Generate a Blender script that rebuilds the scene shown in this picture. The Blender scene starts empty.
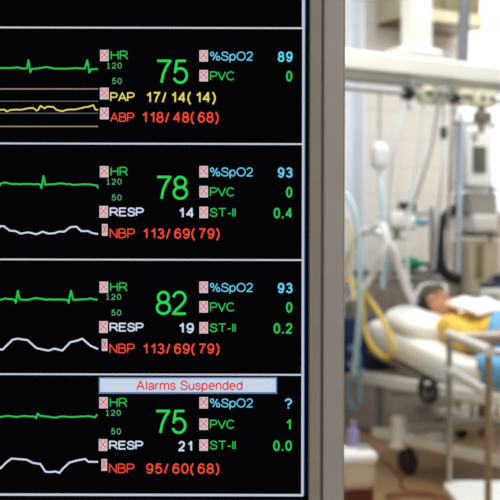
import bpy, bmesh, math, random
from mathutils import Vector, Matrix
random.seed(7)
C = bpy.context.scene.collection
PI = math.pi
R = math.radians

# ------------------------------------------------------------------ helpers
def s2l(c):
    c = c / 255.0
    return c / 12.92 if c <= 0.04045 else ((c + 0.055) / 1.055) ** 2.4
def rgb(r, g, b): return (s2l(r), s2l(g), s2l(b), 1.0)

def mat(name, col, rough=0.5, metal=0.0, var=0.06, scale=6.0, bump=0.0, bscale=60.0, spec=0.4, trans=0.0, sheen=0.0):
    m = bpy.data.materials.new(name); m.use_nodes = True
    nt = m.node_tree; p = nt.nodes['Principled BSDF']
    p.inputs['Roughness'].default_value = rough
    p.inputs['Metallic'].default_value = metal
    p.inputs['Specular IOR Level'].default_value = spec
    if trans: p.inputs['Transmission Weight'].default_value = trans
    if sheen: p.inputs['Sheen Weight'].default_value = sheen
    tc = nt.nodes.new('ShaderNodeTexCoord')
    nz = nt.nodes.new('ShaderNodeTexNoise'); nz.inputs['Scale'].default_value = scale
    nz.inputs['Detail'].default_value = 4
    nt.links.new(tc.outputs['Object'], nz.inputs['Vector'])
    rp = nt.nodes.new('ShaderNodeValToRGB')
    c = rgb(*col)
    rp.color_ramp.elements[0].position = 0.3; rp.color_ramp.elements[1].position = 0.7
    rp.color_ramp.elements[0].color = tuple(max(0, x * (1 - var)) for x in c[:3]) + (1,)
    rp.color_ramp.elements[1].color = tuple(min(1, x * (1 + var)) for x in c[:3]) + (1,)
    nt.links.new(nz.outputs['Fac'], rp.inputs['Fac'])
    nt.links.new(rp.outputs['Color'], p.inputs['Base Color'])
    if bump:
        n2 = nt.nodes.new('ShaderNodeTexNoise'); n2.inputs['Scale'].default_value = bscale
        nt.links.new(tc.outputs['Object'], n2.inputs['Vector'])
        b = nt.nodes.new('ShaderNodeBump'); b.inputs['Strength'].default_value = bump
        b.inputs['Distance'].default_value = 0.02
        nt.links.new(n2.outputs['Fac'], b.inputs['Height'])
        nt.links.new(b.outputs['Normal'], p.inputs['Normal'])
    return m

def emit(name, col, strength=1.0):
    m = bpy.data.materials.new(name); m.use_nodes = True
    nt = m.node_tree; nt.nodes.clear()
    o = nt.nodes.new('ShaderNodeOutputMaterial'); e = nt.nodes.new('ShaderNodeEmission')
    e.inputs['Color'].default_value = rgb(*col); e.inputs['Strength'].default_value = strength
    nt.links.new(e.outputs[0], o.inputs['Surface'])
    return m

class MB:
    """collects shapes for one mesh object"""
    def __init__(s): s.v = []; s.f = []; s.m = []
    def add(s, vs, fs, mi=0):
        n = len(s.v); s.v += [Vector(x) for x in vs]
        for f in fs: s.f.append(tuple(i + n for i in f)); s.m.append(mi)
        return s
    def box(s, c, d, mi=0, rot=None):
        x, y, z = d[0] / 2, d[1] / 2, d[2] / 2
        vs = [Vector(p) for p in ((-x,-y,-z),(x,-y,-z),(x,y,-z),(-x,y,-z),(-x,-y,z),(x,-y,z),(x,y,z),(-x,y,z))]
        if rot is not None: vs = [rot @ v for v in vs]
        return s.add([v + Vector(c) for v in vs], [(3,2,1,0),(4,5,6,7),(0,1,5,4),(1,2,6,5),(2,3,7,6),(3,0,4,7)], mi)
    def tube(s, pts, r, n=12, closed=False, mi=0, ridges=0.0):
        pts = [Vector(p) for p in pts]; N = len(pts)
        rs = r if isinstance(r, (list, tuple)) else [r] * N
        vs = []; prev = None
        for i, p in enumerate(pts):
            if closed: t = pts[(i + 1) % N] - pts[i - 1]
            else: t = pts[min(i + 1, N - 1)] - pts[max(i - 1, 0)]
            t = t.normalized() if t.length > 1e-9 else Vector((0,0,1))
            if prev is None:
                a = Vector((0,0,1)) if abs(t.z) < 0.9 else Vector((1,0,0))
                nn = t.cross(a).normalized()
            else:
                nn = prev - t * prev.dot(t)
                nn = nn.normalized() if nn.length > 1e-6 else t.cross(Vector((1,0,0))).normalized()
            prev = nn; b = t.cross(nn)
            rr = rs[i] * (1 - ridges * (i % 2))
            for k in range(n):
                a = 2 * PI * k / n
                vs.append(p + nn * math.cos(a) * rr + b * math.sin(a) * rr)
        fs = []
        for i in range(N if closed else N - 1):
            j = (i + 1) % N
            for k in range(n):
                k2 = (k + 1) % n
                fs.append((i*n+k, i*n+k2, j*n+k2, j*n+k))
        if not closed:
            fs.append(tuple(range(n-1, -1, -1))); fs.append(tuple((N-1)*n+k for k in range(n)))
        return s.add(vs, fs, mi)
    def cyl(s, a, b, r, r2=None, n=16, mi=0):
        return s.tube([a, b], [r, r if r2 is None else r2], n, mi=mi)
    def ell(s, c, rad, nu=20, nv=12, mi=0, rot=None, e=1.0):
        vs = []
        sg = lambda x: math.copysign(abs(x) ** e, x)
        for i in range(1, nv):
            th = PI * i / nv
            for k in range(nu):
                ph = 2 * PI * k / nu
                vs.append(Vector((rad[0]*sg(math.sin(th))*sg(math.cos(ph)), rad[1]*sg(math.sin(th))*sg(math.sin(ph)), rad[2]*sg(math.cos(th)))))
        vs.append(Vector((0,0,rad[2]))); vs.append(Vector((0,0,-rad[2])))
        if rot is not None: vs = [rot @ v for v in vs]
        vs = [v + Vector(c) for v in vs]
        fs = []
        for i in range(nv - 2):
            for k in range(nu):
                k2 = (k+1) % nu
                fs.append((i*nu+k, (i+1)*nu+k, (i+1)*nu+k2, i*nu+k2))
        T = len(vs) - 2; B = T + 1
        for k in range(nu):
            k2 = (k+1) % nu
            fs.append((T, k, k2)); fs.append((B, (nv-2)*nu+k2, (nv-2)*nu+k))
        return s.add(vs, fs, mi)
    def lathe(s, prof, c=(0,0,0), n=28, mi=0, axis='z'):
        vs = []; c = Vector(c)
        for (r, h) in prof:
            for k in range(n):
                a = 2*PI*k/n
                p = Vector((r*math.cos(a), r*math.sin(a), h))
                if axis == 'x': p = Vector((p.z, p.x, p.y))
                if axis == 'y': p = Vector((p.x, p.z, p.y))
                vs.append(c + p)
        fs = []
        for i in range(len(prof)-1):
            for k in range(n):
                k2 = (k+1) % n
                fs.append((i*n+k, i*n+k2, (i+1)*n+k2, (i+1)*n+k))
        fs.append(tuple(range(n-1,-1,-1))); fs.append(tuple((len(prof)-1)*n+k for k in range(n)))
        return s.add(vs, fs, mi)
    def prism(s, poly, y0, y1, mi=0):
        """poly in (x, z), extruded along y"""
        n = len(poly)
        vs = [(x, y0, z) for x, z in poly] + [(x, y1, z) for x, z in poly]
        fs = [tuple(range(n)), tuple(range(2*n-1, n-1, -1))]
        for k in range(n):
            k2 = (k+1) % n; fs.append((k, n+k, n+k2, k2))
        return s.add(vs, fs, mi)
    def build(s, name, mats, parent=None, origin=None, smooth=True, bevel=0.0, angle=40, fixn=True):
        me = bpy.data.meshes.new(name)
        o_ = Vector(origin) if origin is not None else Vector((0,0,0))
        me.from_pydata([tuple(v - o_) for v in s.v], [], s.f)
        if not isinstance(mats, (list, tuple)): mats = [mats]
        for m in mats: me.materials.append(m)
        me.polygons.foreach_set('material_index', s.m)
        if fixn:
            bm = bmesh.new(); bm.from_mesh(me); bmesh.ops.recalc_face_normals(bm, faces=bm.faces); bm.to_mesh(me); bm.free()
        if smooth:
            me.polygons.foreach_set('use_smooth', [True]*len(me.polygons))
            me.set_sharp_from_angle(angle=R(angle))
        me.update()
        ob = bpy.data.objects.new(name, me); C.objects.link(ob)
        ob.location = o_
        if parent is not None: ob.parent = parent
        if bevel:
            b = ob.modifiers.new('bevel', 'BEVEL'); b.width = bevel; b.segments = 2; b.limit_method = 'ANGLE'; b.angle_limit = R(50)
        return ob

def tag(o, label=None, cat=None, group=None, kind=None):
    if label: o['label'] = label
    if cat: o['category'] = cat
    if group: o['group'] = group
    if kind: o['kind'] = kind
    return o
def thing(name, label, cat, loc=(0,0,0), rotz=0.0, group=None):
    o = bpy.data.objects.new(name, None); C.objects.link(o)
    o.location = loc; o.rotation_euler = (0,0,rotz); o.empty_display_size = 0.1
    return tag(o, label, cat, group)
def copy_tree(o, parent=None):
    c = o.copy(); C.objects.link(c)
    if parent is not None: c.parent = parent
    for ch in list(o.children): copy_tree(ch, c)
    return c
def spline(pts, n=8, closed=False):
    P = [Vector(p) for p in pts]; N = len(P); out = []
    for i in range(N if closed else N-1):
        if closed: a, b, c, d = P[i-1], P[i], P[(i+1)%N], P[(i+2)%N]
        else: a, b, c, d = P[max(i-1,0)], P[i], P[i+1], P[min(i+2,N-1)]
        for k in range(n):
            t = k/n
            out.append(0.5*((2*b) + (c-a)*t + (2*a-5*b+4*c-d)*t*t + (3*b-3*c+d-a)*t**3))
    if not closed: out.append(P[-1])
    return out

# ------------------------------------------------------------------ frames of reference
CAM_Z = 1.2
TAN = 0.2217                      # half width of the view at 1 m
K = TAN / 250.0
TH = R(30)                        # the ward stands 30 degrees to the monitor
cu, su = math.cos(TH), math.sin(TH)
def W(u, v, z): return Vector((u*cu - v*su, u*su + v*cu, z))
def at(px, py, d): return Vector(((px-250)*K*d, d, CAM_Z - (py-250)*K*d))
def onv(px, py, v):               # point on the ward plane v = const
    x = (px-250)*K; d = v/(cu - su*x)
    return at(px, py, d)

def onu(px, py, u):               # point on the ward plane u = const
    x = (px-250)*K; d = u/(cu*x + su)
    return at(px, py, d)

# ------------------------------------------------------------------ materials
M = {}
M['bezel'] = mat('bezel_plastic', (134,131,127), 0.6, var=0.03, scale=40, bump=0.05, bscale=900)
M['bezel_in'] = mat('bezel_lip_plastic', (122,119,112), 0.6, var=0.03, scale=40)
M['groove'] = mat('bezel_groove', (106,103,96), 0.7)
M['glass'] = mat('screen_glass', (3,3,6), 0.5, spec=0.05)
M['black_px'] = emit('panel_black', (4,4,7), 1.0)
M['line'] = emit('line_blue_white', (190,198,216))
M['line_edge'] = emit('line_blue_edge', (60,95,150))
M['green'] = emit('trace_green', (40,196,80))
M['big_green'] = emit('number_green', (40,218,84))
M['dim_green'] = emit('limit_green', (78,172,110))
M['cyan'] = emit('text_cyan', (98,204,240))
M['yellow'] = emit('text_yellow', (226,214,104))
M['red'] = emit('text_red', (240,74,52))
M['white_t'] = emit('text_white', (206,214,238))
M['tan_line'] = emit('scale_line_tan', (150,136,112))
M['grey_line'] = emit('scale_line_grey', (104,102,98))
M['icon'] = emit('icon_pink', (226,200,204))
M['icon_red'] = emit('icon_red', (206,78,92))
M['icon_dark'] = emit('icon_outline', (170,140,146))
M['banner'] = emit('banner_fill', (198,212,230))
M['banner_edge'] = emit('banner_edge', (92,126,176))
M['banner_red'] = emit('banner_red', (222,48,56))
M['desk'] = mat('desk_laminate', (190,180,165), 0.5)
M['desk_leg'] = mat('desk_leg_steel', (120,120,122), 0.4, 0.6)

M['cream'] = mat('cream_enamel', (232,231,222), 0.45, var=0.03)
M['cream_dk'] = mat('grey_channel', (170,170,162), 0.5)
M['rail_grey'] = mat('rail_aluminium', (176,178,178), 0.4, 0.5)
M['pole_grey'] = mat('pole_grey', (118,120,126), 0.45, 0.3)
M['olive'] = mat('olive_door', (140,131,94), 0.5)
M['olive_cream'] = mat('cupboard_cream', (226,220,190), 0.5)
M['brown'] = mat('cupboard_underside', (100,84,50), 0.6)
M['white'] = mat('white_plastic', (238,238,236), 0.4, var=0.02)
M['white_metal'] = mat('white_metal', (232,232,228), 0.35, var=0.03)
M['chrome'] = mat('steel', (172,170,164), 0.3, 0.8)
M['brass'] = mat('worn_steel', (160,146,116), 0.4, 0.5)
M['black'] = mat('black_rubber', (26,26,30), 0.55)
M['dark_grey'] = mat('dark_grey_plastic', (84,84,82), 0.5)
M['grey'] = mat('grey_plastic', (170,168,160), 0.5)
M['screen_dk'] = mat('small_dark_screen', (96,98,94), 0.3)
M['bronze'] = mat('grey_brown_plastic', (128,120,108), 0.5)
M['navy'] = mat('navy_vinyl', (24,44,96), 0.5)
M['blue'] = mat('bright_blue', (30,92,176), 0.6)
M['sheet'] = mat('white_sheet', (243,241,234), 0.85, var=0.03, bump=0.25, bscale=14)
M['pillow'] = mat('pillow_cotton', (248,246,240), 0.85, var=0.02, bump=0.25, bscale=12)
M['blanket'] = mat('light_blue_blanket', (112,176,218), 0.9, var=0.12, scale=14, bump=0.3, bscale=18)
M['skin'] = mat('skin', (202,146,108), 0.55, var=0.08, scale=12)
M['hair'] = mat('dark_hair', (24,18,22), 0.75, var=0.3, scale=60)
M['lips'] = mat('lips', (160,96,86), 0.5)
M['eye'] = mat('eyelid_lashes', (60,40,34), 0.6)
M['gown'] = mat('yellow_gown', (232,194,84), 0.85, var=0.12, scale=16, bump=0.3, bscale=20)
M['hose_w'] = mat('white_hose', (244,244,246), 0.45, var=0.02)
M['hose_y'] = mat('yellow_hose', (232,204,92), 0.45, var=0.05)
M['tube_c'] = mat('pale_cyan_tube', (186,218,226), 0.35, var=0.04)
M['tube_b'] = mat('blue_tube', (112,180,214), 0.4, var=0.06)
M['tube_p'] = mat('pale_blue_tube', (196,214,230), 0.35, var=0.03)
M['tube_cr'] = mat('cream_tube', (226,214,168), 0.45)
M['clear'] = mat('clear_line', (224,228,230), 0.3, var=0.02)
M['fluid'] = mat('bag_film', (236,240,244), 0.25, var=0.02)
M['teal'] = mat('teal_rubber', (52,196,186), 0.5)
M['green_s'] = mat('green_rubber', (24,150,112), 0.5)
M['cab'] = mat('cabinet_grey', (168,163,155), 0.5)
M['dark_red'] = mat('dark_red_plastic', (92,34,30), 0.45)
M['beige'] = mat('beige_plastic', (206,194,172), 0.5)
M['lilac'] = mat('lilac_plastic', (150,144,186), 0.5)
M['red_cable'] = mat('red_brown_cable', (140,74,58), 0.5)
M['curtain'] = mat('white_curtain', (226,231,240), 0.9, var=0.02)
M['frame_w'] = mat('window_frame_white', (240,240,240), 0.5)

def wall_mat():
    m = mat('wall_tiles', (224,220,214), 0.55, var=0.02, scale=1.5)
    nt = m.node_tree; p = nt.nodes['Principled BSDF']
    tc = nt.nodes['Texture Coordinate'] if 'Texture Coordinate' in nt.nodes else nt.nodes.new('ShaderNodeTexCoord')
    mp = nt.nodes.new('ShaderNodeMapping'); mp.inputs['Rotation'].default_value = (R(90),0,0)
    br = nt.nodes.new('ShaderNodeTexBrick'); br.offset = 0.0
    br.inputs['Scale'].default_value = 1.0
    br.inputs['Brick Width'].default_value = 0.2; br.inputs['Row Height'].default_value = 0.2
    br.inputs['Mortar Size'].default_value = 0.004
    br.inputs['Color1'].default_value = rgb(224,220,214); br.inputs['Color2'].default_value = rgb(227,223,217)
    br.inputs['Mortar'].default_value = rgb(206,201,194)
    nt.links.new(tc.outputs['Object'], mp.inputs['Vector']); nt.links.new(mp.outputs['Vector'], br.inputs['Vector'])
    nt.links.new(br.outputs['Color'], p.inputs['Base Color'])
    return m
M['wall'] = wall_mat()
M['wall_plain'] = mat('wall_paint', (222,218,210), 0.7, var=0.02)
M['ceiling'] = mat('ceiling_paint', (238,238,236), 0.8, var=0.01)
M['floor'] = mat('floor_vinyl', (160,128,90), 0.42, var=0.10, scale=3.0)
M['baseboard'] = mat('baseboard_beige', (206,194,176), 0.5)

# ------------------------------------------------------------------ room shell (ward axes u, v)
U0, U1, V0, V1, H = -3.2, 9.0, -2.6, 6.5, 3.5
def shell(name, mb, m):
    o = mb.build(name, m, smooth=False); o.rotation_euler = (0,0,TH); o['kind'] = 'structure'; return o
T = 0.12
shell('floor', MB().box(((U0+U1)/2,(V0+V1)/2,-T/2), (U1-U0,V1-V0,T)), M['floor'])
shell('ceiling', MB().box(((U0+U1)/2,(V0+V1)/2,H+T/2), (U1-U0,V1-V0,T)), M['ceiling'])
shell('wall_left', MB().box((U0-T/2,(V0+V1)/2,H/2), (T,V1-V0,H)), M['wall_plain'])
shell('wall_right', MB().box((U1+T/2,(V0+V1)/2,H/2), (T,V1-V0,H)), M['wall_plain'])
shell('wall_front', MB().box(((U0+U1)/2,V0-T/2,H/2), (U1-U0,T,H)), M['wall_plain'])
WU0, WU1, WZ0, WZ1 = 5.53, 8.0, 1.5, 3.25
wb = MB()
wb.box(((U0+WU0)/2, V1+T/2, H/2), (WU0-U0, T, H))
wb.box(((U1+WU1)/2, V1+T/2, H/2), (U1-WU1, T, H))
wb.box(((WU0+WU1)/2, V1+T/2, WZ0/2), (WU1-WU0, T, WZ0))
wb.box(((WU0+WU1)/2, V1+T/2, (H+WZ1)/2), (WU1-WU0, T, H-WZ1))
shell('wall_back', wb, M['wall'])
shell('baseboard_back', MB().box(((U0+U1)/2, V1-0.008, 0.06), (U1-U0, 0.016, 0.12)), M['baseboard'])
win = MB()
for uu in (WU0+0.03, (WU0+WU1)/2, WU1-0.03): win.box((uu, V1+T/2, (WZ0+WZ1)/2), (0.06, 0.07, WZ1-WZ0))
for zz in (WZ0+0.03, WZ1-0.03): win.box(((WU0+WU1)/2, V1+T/2, zz), (WU1-WU0, 0.07, 0.06))
win.box(((WU0+WU1)/2, V1-0.05, WZ0-0.015), (WU1-WU0+0.1, 0.14, 0.03))
shell('window_1', win, M['frame_w'])

# ------------------------------------------------------------------ the central station display in front
SD = 0.68                         # distance of the screen
k = K * SD                        # metres on the screen for one unit of its layout
SX0, SX1, SY0, SY1 = -318.0, 309.0, -18.0, 503.5     # the lit panel in layout units
mon = thing('patient_monitor', 'large grey-framed screen in the foreground showing four patients heart traces and numbers', 'monitor', (-0.155, SD+0.05, 0.80))
ML = Vector(mon.location)
ROLL = R(0.14); SQUARE = False      # the lettering was measured level, the case leans a hair
def S(x, y, dy=0.0):              # a point of the screen layout, in the monitor's own space
    if SQUARE: x -= 0.4; x, y = x + ROLL*(y-250), y - ROLL*(x-250)
    return Vector(((x-250)*k, SD + dy, CAM_Z - (y-250)*k)) - ML
# bezel: a profile swept round the panel, mitred at the corners
bz = MB()
prof = [(0.0,0.0045,1),(0.0,-0.0025,1),(1.0,-0.0035,1),(11.0,-0.0045,0),(11.4,-0.0015,2),(13.6,-0.0015,2),(14.0,-0.0050,0),(16.0,-0.0056,0),(33.0,-0.0050,0),(34.8,-0.0035,0),(35.4,-0.001,0),(35.4,0.034,0)]
ring = []
for (t, dy, mi) in prof:
    ring.append([S(SX0-t, SY0-t, dy), S(SX1+t, SY0-t, dy), S(SX1+t, SY1+t, dy), S(SX0-t, SY1+t, dy)])
for i in range(len(prof)-1):
    a, b = ring[i], ring[i+1]
    mi = 1 if i < 3 else (2 if i in (3,4,5) else 0)
    for q in range(4):
        r_ = (q+1) % 4
        bz.add([a[q], a[r_], b[r_], b[q]], [(0,1,2,3)], mi)
bez = bz.build('bezel', [M['bezel'], M['bezel_in'], M['groove']], mon, angle=25, fixn=False)
# back housing
hs = MB()
o0 = [S(SX0-35, SY0-35, 0.034), S(SX1+35, SY0-35, 0.034), S(SX1+35, SY1+35, 0.034), S(SX0-35, SY1+35, 0.034)]
o1 = [S(SX0+30, SY0+30, 0.075), S(SX1-30, SY0+30, 0.075), S(SX1-30, SY1-30, 0.075), S(SX0+30, SY1-30, 0.075)]
hs.add(o0+o1, [(0,1,5,4),(1,2,6,5),(2,3,7,6),(3,0,4,7),(4,5,6,7),(0,3,2,1)])
hs.build('back_housing', M['bezel'], mon, smooth=False)
st = MB(); st.box((0,0.045,0.19), (0.10,0.03,0.36)); st.build('stand_neck', M['bezel'], mon, bevel=0.006)
sb = MB(); sb.lathe([(0.135,0.0),(0.14,0.006),(0.13,0.016),(0.05,0.026),(0.0,0.027)], (0,0.03,0), n=40); sb.build('stand_base', M['bezel'], mon)
gl = MB()
gl.add([S(SX0-1,SY0-1,0.004),S(SX1+1,SY0-1,0.004),S(SX1+1,SY1+1,0.004),S(SX0-1,SY1+1,0.004),S(SX0-1,SY0-1,0.012),S(SX1+1,SY0-1,0.012),S(SX1+1,SY1+1,0.012),S(SX0-1,SY1+1,0.012)],
       [(0,1,2,3),(7,6,5,4),(0,4,5,1),(1,5,6,2),(2,6,7,3),(3,7,4,0)])
screen = gl.build('screen', M['glass'], mon, smooth=False); tag(screen, 'black glass screen')

# --- flat drawing on the panel, ribbons of light
D1, D2, D3, D4 = 0.0036, 0.0032, 0.0028, 0.0024
def rect(mb, x0, y0, x1, y1, dy, mi=0):
    mb.add([S(x0,y0,dy),S(x0,y1,dy),S(x1,y1,dy),S(x1,y0,dy)], [(0,1,2,3)], mi)
def ribbon(mb, pts, w, dy, closed=False, mi=0):
    """polyline of even width with round joints"""
    P = [Vector((p[0],p[1])) for p in pts]; N = len(P)
    for i in range(N if closed else N-1):
        a, b = P[i], P[(i+1)%N]; d = b-a
        if d.length < 1e-6: continue
        d.normalize(); n = Vector((-d.y, d.x))*w/2
        q = [a+n, a-n, b-n, b+n]
        mb.add([S(p.x,p.y,dy) for p in q], [(0,1,2,3)], mi)
    for i in range(0 if closed else 1, N if closed else N-1):
        mb.add([S(P[i].x+w/2*math.cos(j*PI/4+PI/8), P[i].y+w/2*math.sin(j*PI/4+PI/8), dy) for j in range(8)], [tuple(range(8))], mi)

def arc(cx, cy, rx, ry, a0, a1, n=14):
    return [(cx+rx*math.cos(R(a0+(a1-a0)*i/n)), cy+ry*math.sin(R(a0+(a1-a0)*i/n))) for i in range(n+1)]
def sp2(pts): return [(p.x, p.y) for p in spline([(a,b,0) for a,b in pts], 5)]
G = {}
G['0'] = (.58, [arc(.29,.5,.29,.5,0,360,24)])
G['1'] = (.36, [[(.0,.72),(.16,.82),(.30,1.0),(.30,0)]])
G['2'] = (.58, [arc(.285,.72,.27,.28,172,-30,12)+[(.40,.42),(.14,.18),(.0,.0),(.58,.0)]])
G['3'] = (.57, [arc(.27,.75,.24,.25,165,-75,12)+[(.2,.53)], [(.2,.53)]+arc(.27,.27,.29,.27,75,-165,14)])
G['4'] = (.62, [[(.46,0),(.46,1.0),(.0,.3),(.62,.3)]])
G['5'] = (.58, [[(.53,1.0),(.13,1.0),(.05,.48)]+arc(.28,.33,.29,.33,138,-160,16)])
G['6'] = (.57, [arc(.285,.315,.28,.315,0,360,22), arc(.30,.76,.235,.24,15,90,6)+arc(.30,.45,.29,.55,90,190,10)])
G['9'] = (.57, [[(.57-x,1-y) for x,y in p] for p in G['6'][1]])
G['7'] = (.58, [[(.0,1.0),(.58,1.0),(.40,.72),(.26,.38),(.19,.0)]])
G['8'] = (.58, [arc(.29,.755,.24,.245,0,360,20), arc(.29,.265,.29,.265,0,360,22)])
G['.'] = (.06, [[(.03,-.08),(.03,.12)]])
G['/'] = (.30, [[(.0,-.02),(.30,1.02)]])
G['('] = (.22, [sp2([(.22,1.05),(.07,.78),(.0,.42),(.07,.06),(.22,-.22)])])
G[')'] = (.22, [sp2([(.0,1.05),(.15,.78),(.22,.42),(.15,.06),(.0,-.22)])])
G['?'] = (.54, [arc(.27,.73,.27,.27,172,-42,12)+[(.29,.42),(.27,.25)], [(.27,-.08),(.27,.11)]])
G['%'] = (.98, [arc(.17,.76,.17,.24,0,360,16), arc(.81,.24,.17,.24,0,360,16), [(.74,1.0),(.24,.0)]])
G['H'] = (.72, [[(0,0),(0,1)],[(.72,0),(.72,1)],[(0,.53),(.72,.53)]])
G['R'] = (.78, [[(0,0),(0,1),(.46,1)]+arc(.46,.74,.26,.26,90,-90,10)+[(0,.48)], [(.40,.48),(.58,.28),(.78,0)]])
G['P'] = (.70, [[(0,0),(0,1),(.42,1)]+arc(.42,.73,.28,.27,90,-90,10)+[(0,.46)]])
G['A'] = (.84, [[(0,0),(.42,1),(.84,0)],[(.15,.34),(.69,.34)]])
G['B'] = (.72, [[(0,.54),(0,1),(.40,1)]+arc(.40,.77,.25,.23,90,-90,9)+[(0,.54)], [(0,.54),(0,0),(.44,0)]+arc(.44,.27,.28,.27,-90,90,10)+[(.38,.54)]])
G['S'] = (.70, [sp2([(.66,.74),(.58,.92),(.35,1.0),(.12,.92),(.06,.75),(.14,.6),(.36,.52),(.60,.43),(.70,.27),(.60,.07),(.36,0),(.10,.08),(0,.3)])])
G['O'] = (.86, [arc(.43,.5,.43,.5,0,360,26)])
G['V'] = (.84, [[(0,1),(.42,0),(.84,1)]])
G['C'] = (.82, [arc(.43,.5,.43,.5,38,322,24)])
G['E'] = (.68, [[(.68,1),(0,1),(0,0),(.68,0)],[(0,.53),(.62,.53)]])
G['T'] = (.74, [[(0,1),(.74,1)],[(.37,1),(.37,0)]])
G['-'] = (.34, [[(0,.36),(.34,.36)]])
G['I'] = (.04, [[(.02,0),(.02,1)]])
G['N'] = (.72, [[(0,0),(0,1),(.72,0),(.72,1)]])
G['p'] = (.55, [[(0,-.28),(0,.72)], arc(.275,.36,.275,.36,0,360,20)])
G['d'] = (.55, [[(.55,0),(.55,1)], arc(.275,.36,.275,.36,0,360,20)])
G['a'] = (.55, [sp2([(.04,.55),(.14,.69),(.32,.72),(.50,.62),(.51,.4),(.53,0)]), sp2([(.51,.44),(.3,.4),(.08,.3),(.02,.16),(.16,.0),(.36,.05),(.51,.22)])])
G['l'] = (.04, [[(.02,0),(.02,1)]])
G['r'] = (.28, [[(0,0),(0,.72)], sp2([(0,.42),(.08,.64),(.28,.70)])])
G['m'] = (.92, [[(0,0),(0,.72)], sp2([(0,.45),(.1,.66),(.26,.72),(.42,.64),(.46,.45)])+[(.46,0)], sp2([(.46,.45),(.56,.66),(.72,.72),(.88,.64),(.92,.45)])+[(.92,0)]])
G['n'] = (.50, [[(0,0),(0,.72)], sp2([(0,.45),(.1,.66),(.27,.72),(.45,.64),(.5,.45)])+[(.5,0)]])
G['u'] = (.50, [[(.5,0),(.5,.72)], sp2([(.5,.27),(.4,.06),(.23,0),(.05,.08),(0,.27)])+[(0,.72)]])
G['s'] = (.48, [sp2([(.46,.52),(.38,.68),(.22,.72),(.06,.65),(.03,.53),(.12,.42),(.28,.36),(.44,.29),(.48,.17),(.38,.03),(.22,0),(.06,.06),(0,.2)])])
G['e'] = (.56, [[(.02,.40),(.56,.40)]+arc(.28,.36,.28,.36,8,318,22)])
# the thin fixed-pitch figures of the rate limits
G['1m'] = (.58, [[(.10,.84),(.30,1.0),(.30,0)],[(.08,0),(.52,0)]])
def text(name, s, x0, x1, ytop, ybase, w, m, parent, gap=0.24, space=0.34, dy=D3, mono=False, label=None):
    items = []; x = 0.0; first = True
    for ch in s:
        if ch == ' ': x += space; continue
        g = G['1m'] if (mono and ch == '1') else G[ch]
        if not first: x += gap + (0.12 if ch == '1' and not mono else 0.0)
        items.append((x, g)); x += g[0]; first = False
    L = x; mb = MB(); cap = ybase - ytop - w
    for (xo, g) in items:
        for st_ in g[1]:
            pts = [(x0+w/2+(x1-x0-w)*(xo+px)/L if L > 0.1 else (x0+x1)/2, ybase-w/2-py*cap) for px, py in st_]
            ribbon(mb, pts, w, dy)
    o = mb.build(name, m, parent, smooth=False, fixn=False)
    if label: o['label'] = label
    return o
def icon(x0, y0, x1, y1, parent):
    x0 += 0.2; x1 -= 0.2; y0 += 0.1; y1 -= 0.3
    mb = MB(); rect(mb, x0, y0, x1, y1, D3, 0)
    w = x1-x0; h = y1-y0
    fr = [(x0+1.1,y0+1.2),(x1-1.1,y0+1.2),(x1-1.1,y1-2.6),(x0+1.1,y1-2.6)]
    ribbon(mb, fr, 0.55, D3-0.0002, True, 2)
    ribbon(mb, [(x0+1.6,y0+1.7),(x1-1.6,y1-3.2)], 0.9, D4, False, 1)
    ribbon(mb, [(x1-1.6,y0+1.7),(x0+1.6,y1-3.2)], 0.9, D4, False, 1)
    ribbon(mb, [(x0+1.2,y1-1.1),(x1-1.2,y1-1.1)], 0.5, D4, False, 2)
    mb.build('alarm_off_icon', [M['icon'], M['icon_red'], M['icon_dark']], parent, smooth=False, fixn=False)
def trace(name, pts, w, m, parent):
    """the part in view, then its repeats towards the left edge of the panel"""
    full = []; per = pts[-1][0]
    for r_ in (3, 2, 1):
        for (x, y) in pts[:-1]:
            if x - r_*per > SX0+6: full.append((x-r_*per, y))
    full += pts
    mb = MB(); ribbon(mb, full, w, D3)
    return mb.build(name, m, parent, smooth=False, fixn=False)
def jitter(pts, a=0.5, step=3.0):
    out = []
    for (x0,y0),(x1,y1) in zip(pts, pts[1:]):
        n = max(1, int((x1-x0)/step))
        for i in range(n):
            t = i/n; out.append((x0+(x1-x0)*t, y0+(y1-y0)*t + (random.uniform(-a,a) if i else 0)))
    out.append(pts[-1]); return out

rows = [(27.0,143.5),(143.5,260.0),(260.0,375.3),(375.3,496.3)]
panels = []
lw = 1.8
PL = SX0+6
for i, (ya, yb) in enumerate(rows):
    mb = MB()
    rect(mb, PL, ya, 303, yb, D1, 0)
    rect(mb, PL, ya-lw/2, 302, ya+lw/2, D2, 1)
    if i == 3: rect(mb, PL, yb-1.2, 304.2, yb+1.2, D2, 1)
    rect(mb, 302.0, ya-lw/2, 304.4, yb, D2, 1)
    rect(mb, 304.4, ya-lw/2, 305.3, yb, D2, 2)
    p = mb.build('patient_panel', [M['black_px'], M['line'], M['line_edge']], mon, smooth=False, fixn=False)
    p['label'] = ['topmost patient panel with yellow pressure trace','second patient panel from the top','third patient panel from the top','bottom patient panel with alarms suspended banner'][i]
    panels.append(p)
hd = MB(); rect(hd, PL, SY0+3, 303, 26.0, D1, 0); rect(hd, 301.6, SY0+3, 304.4, 26.2, D2, 1); rect(hd, 304.4, SY0+3, 305.6, 26.2, D2, 2); rect(hd, PL, SY0+2, 304.4, SY0+4, D2, 1)
hd.build('header_strip', [M['black_px'], M['line'], M['line_edge']], mon, smooth=False, fixn=False)

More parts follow.
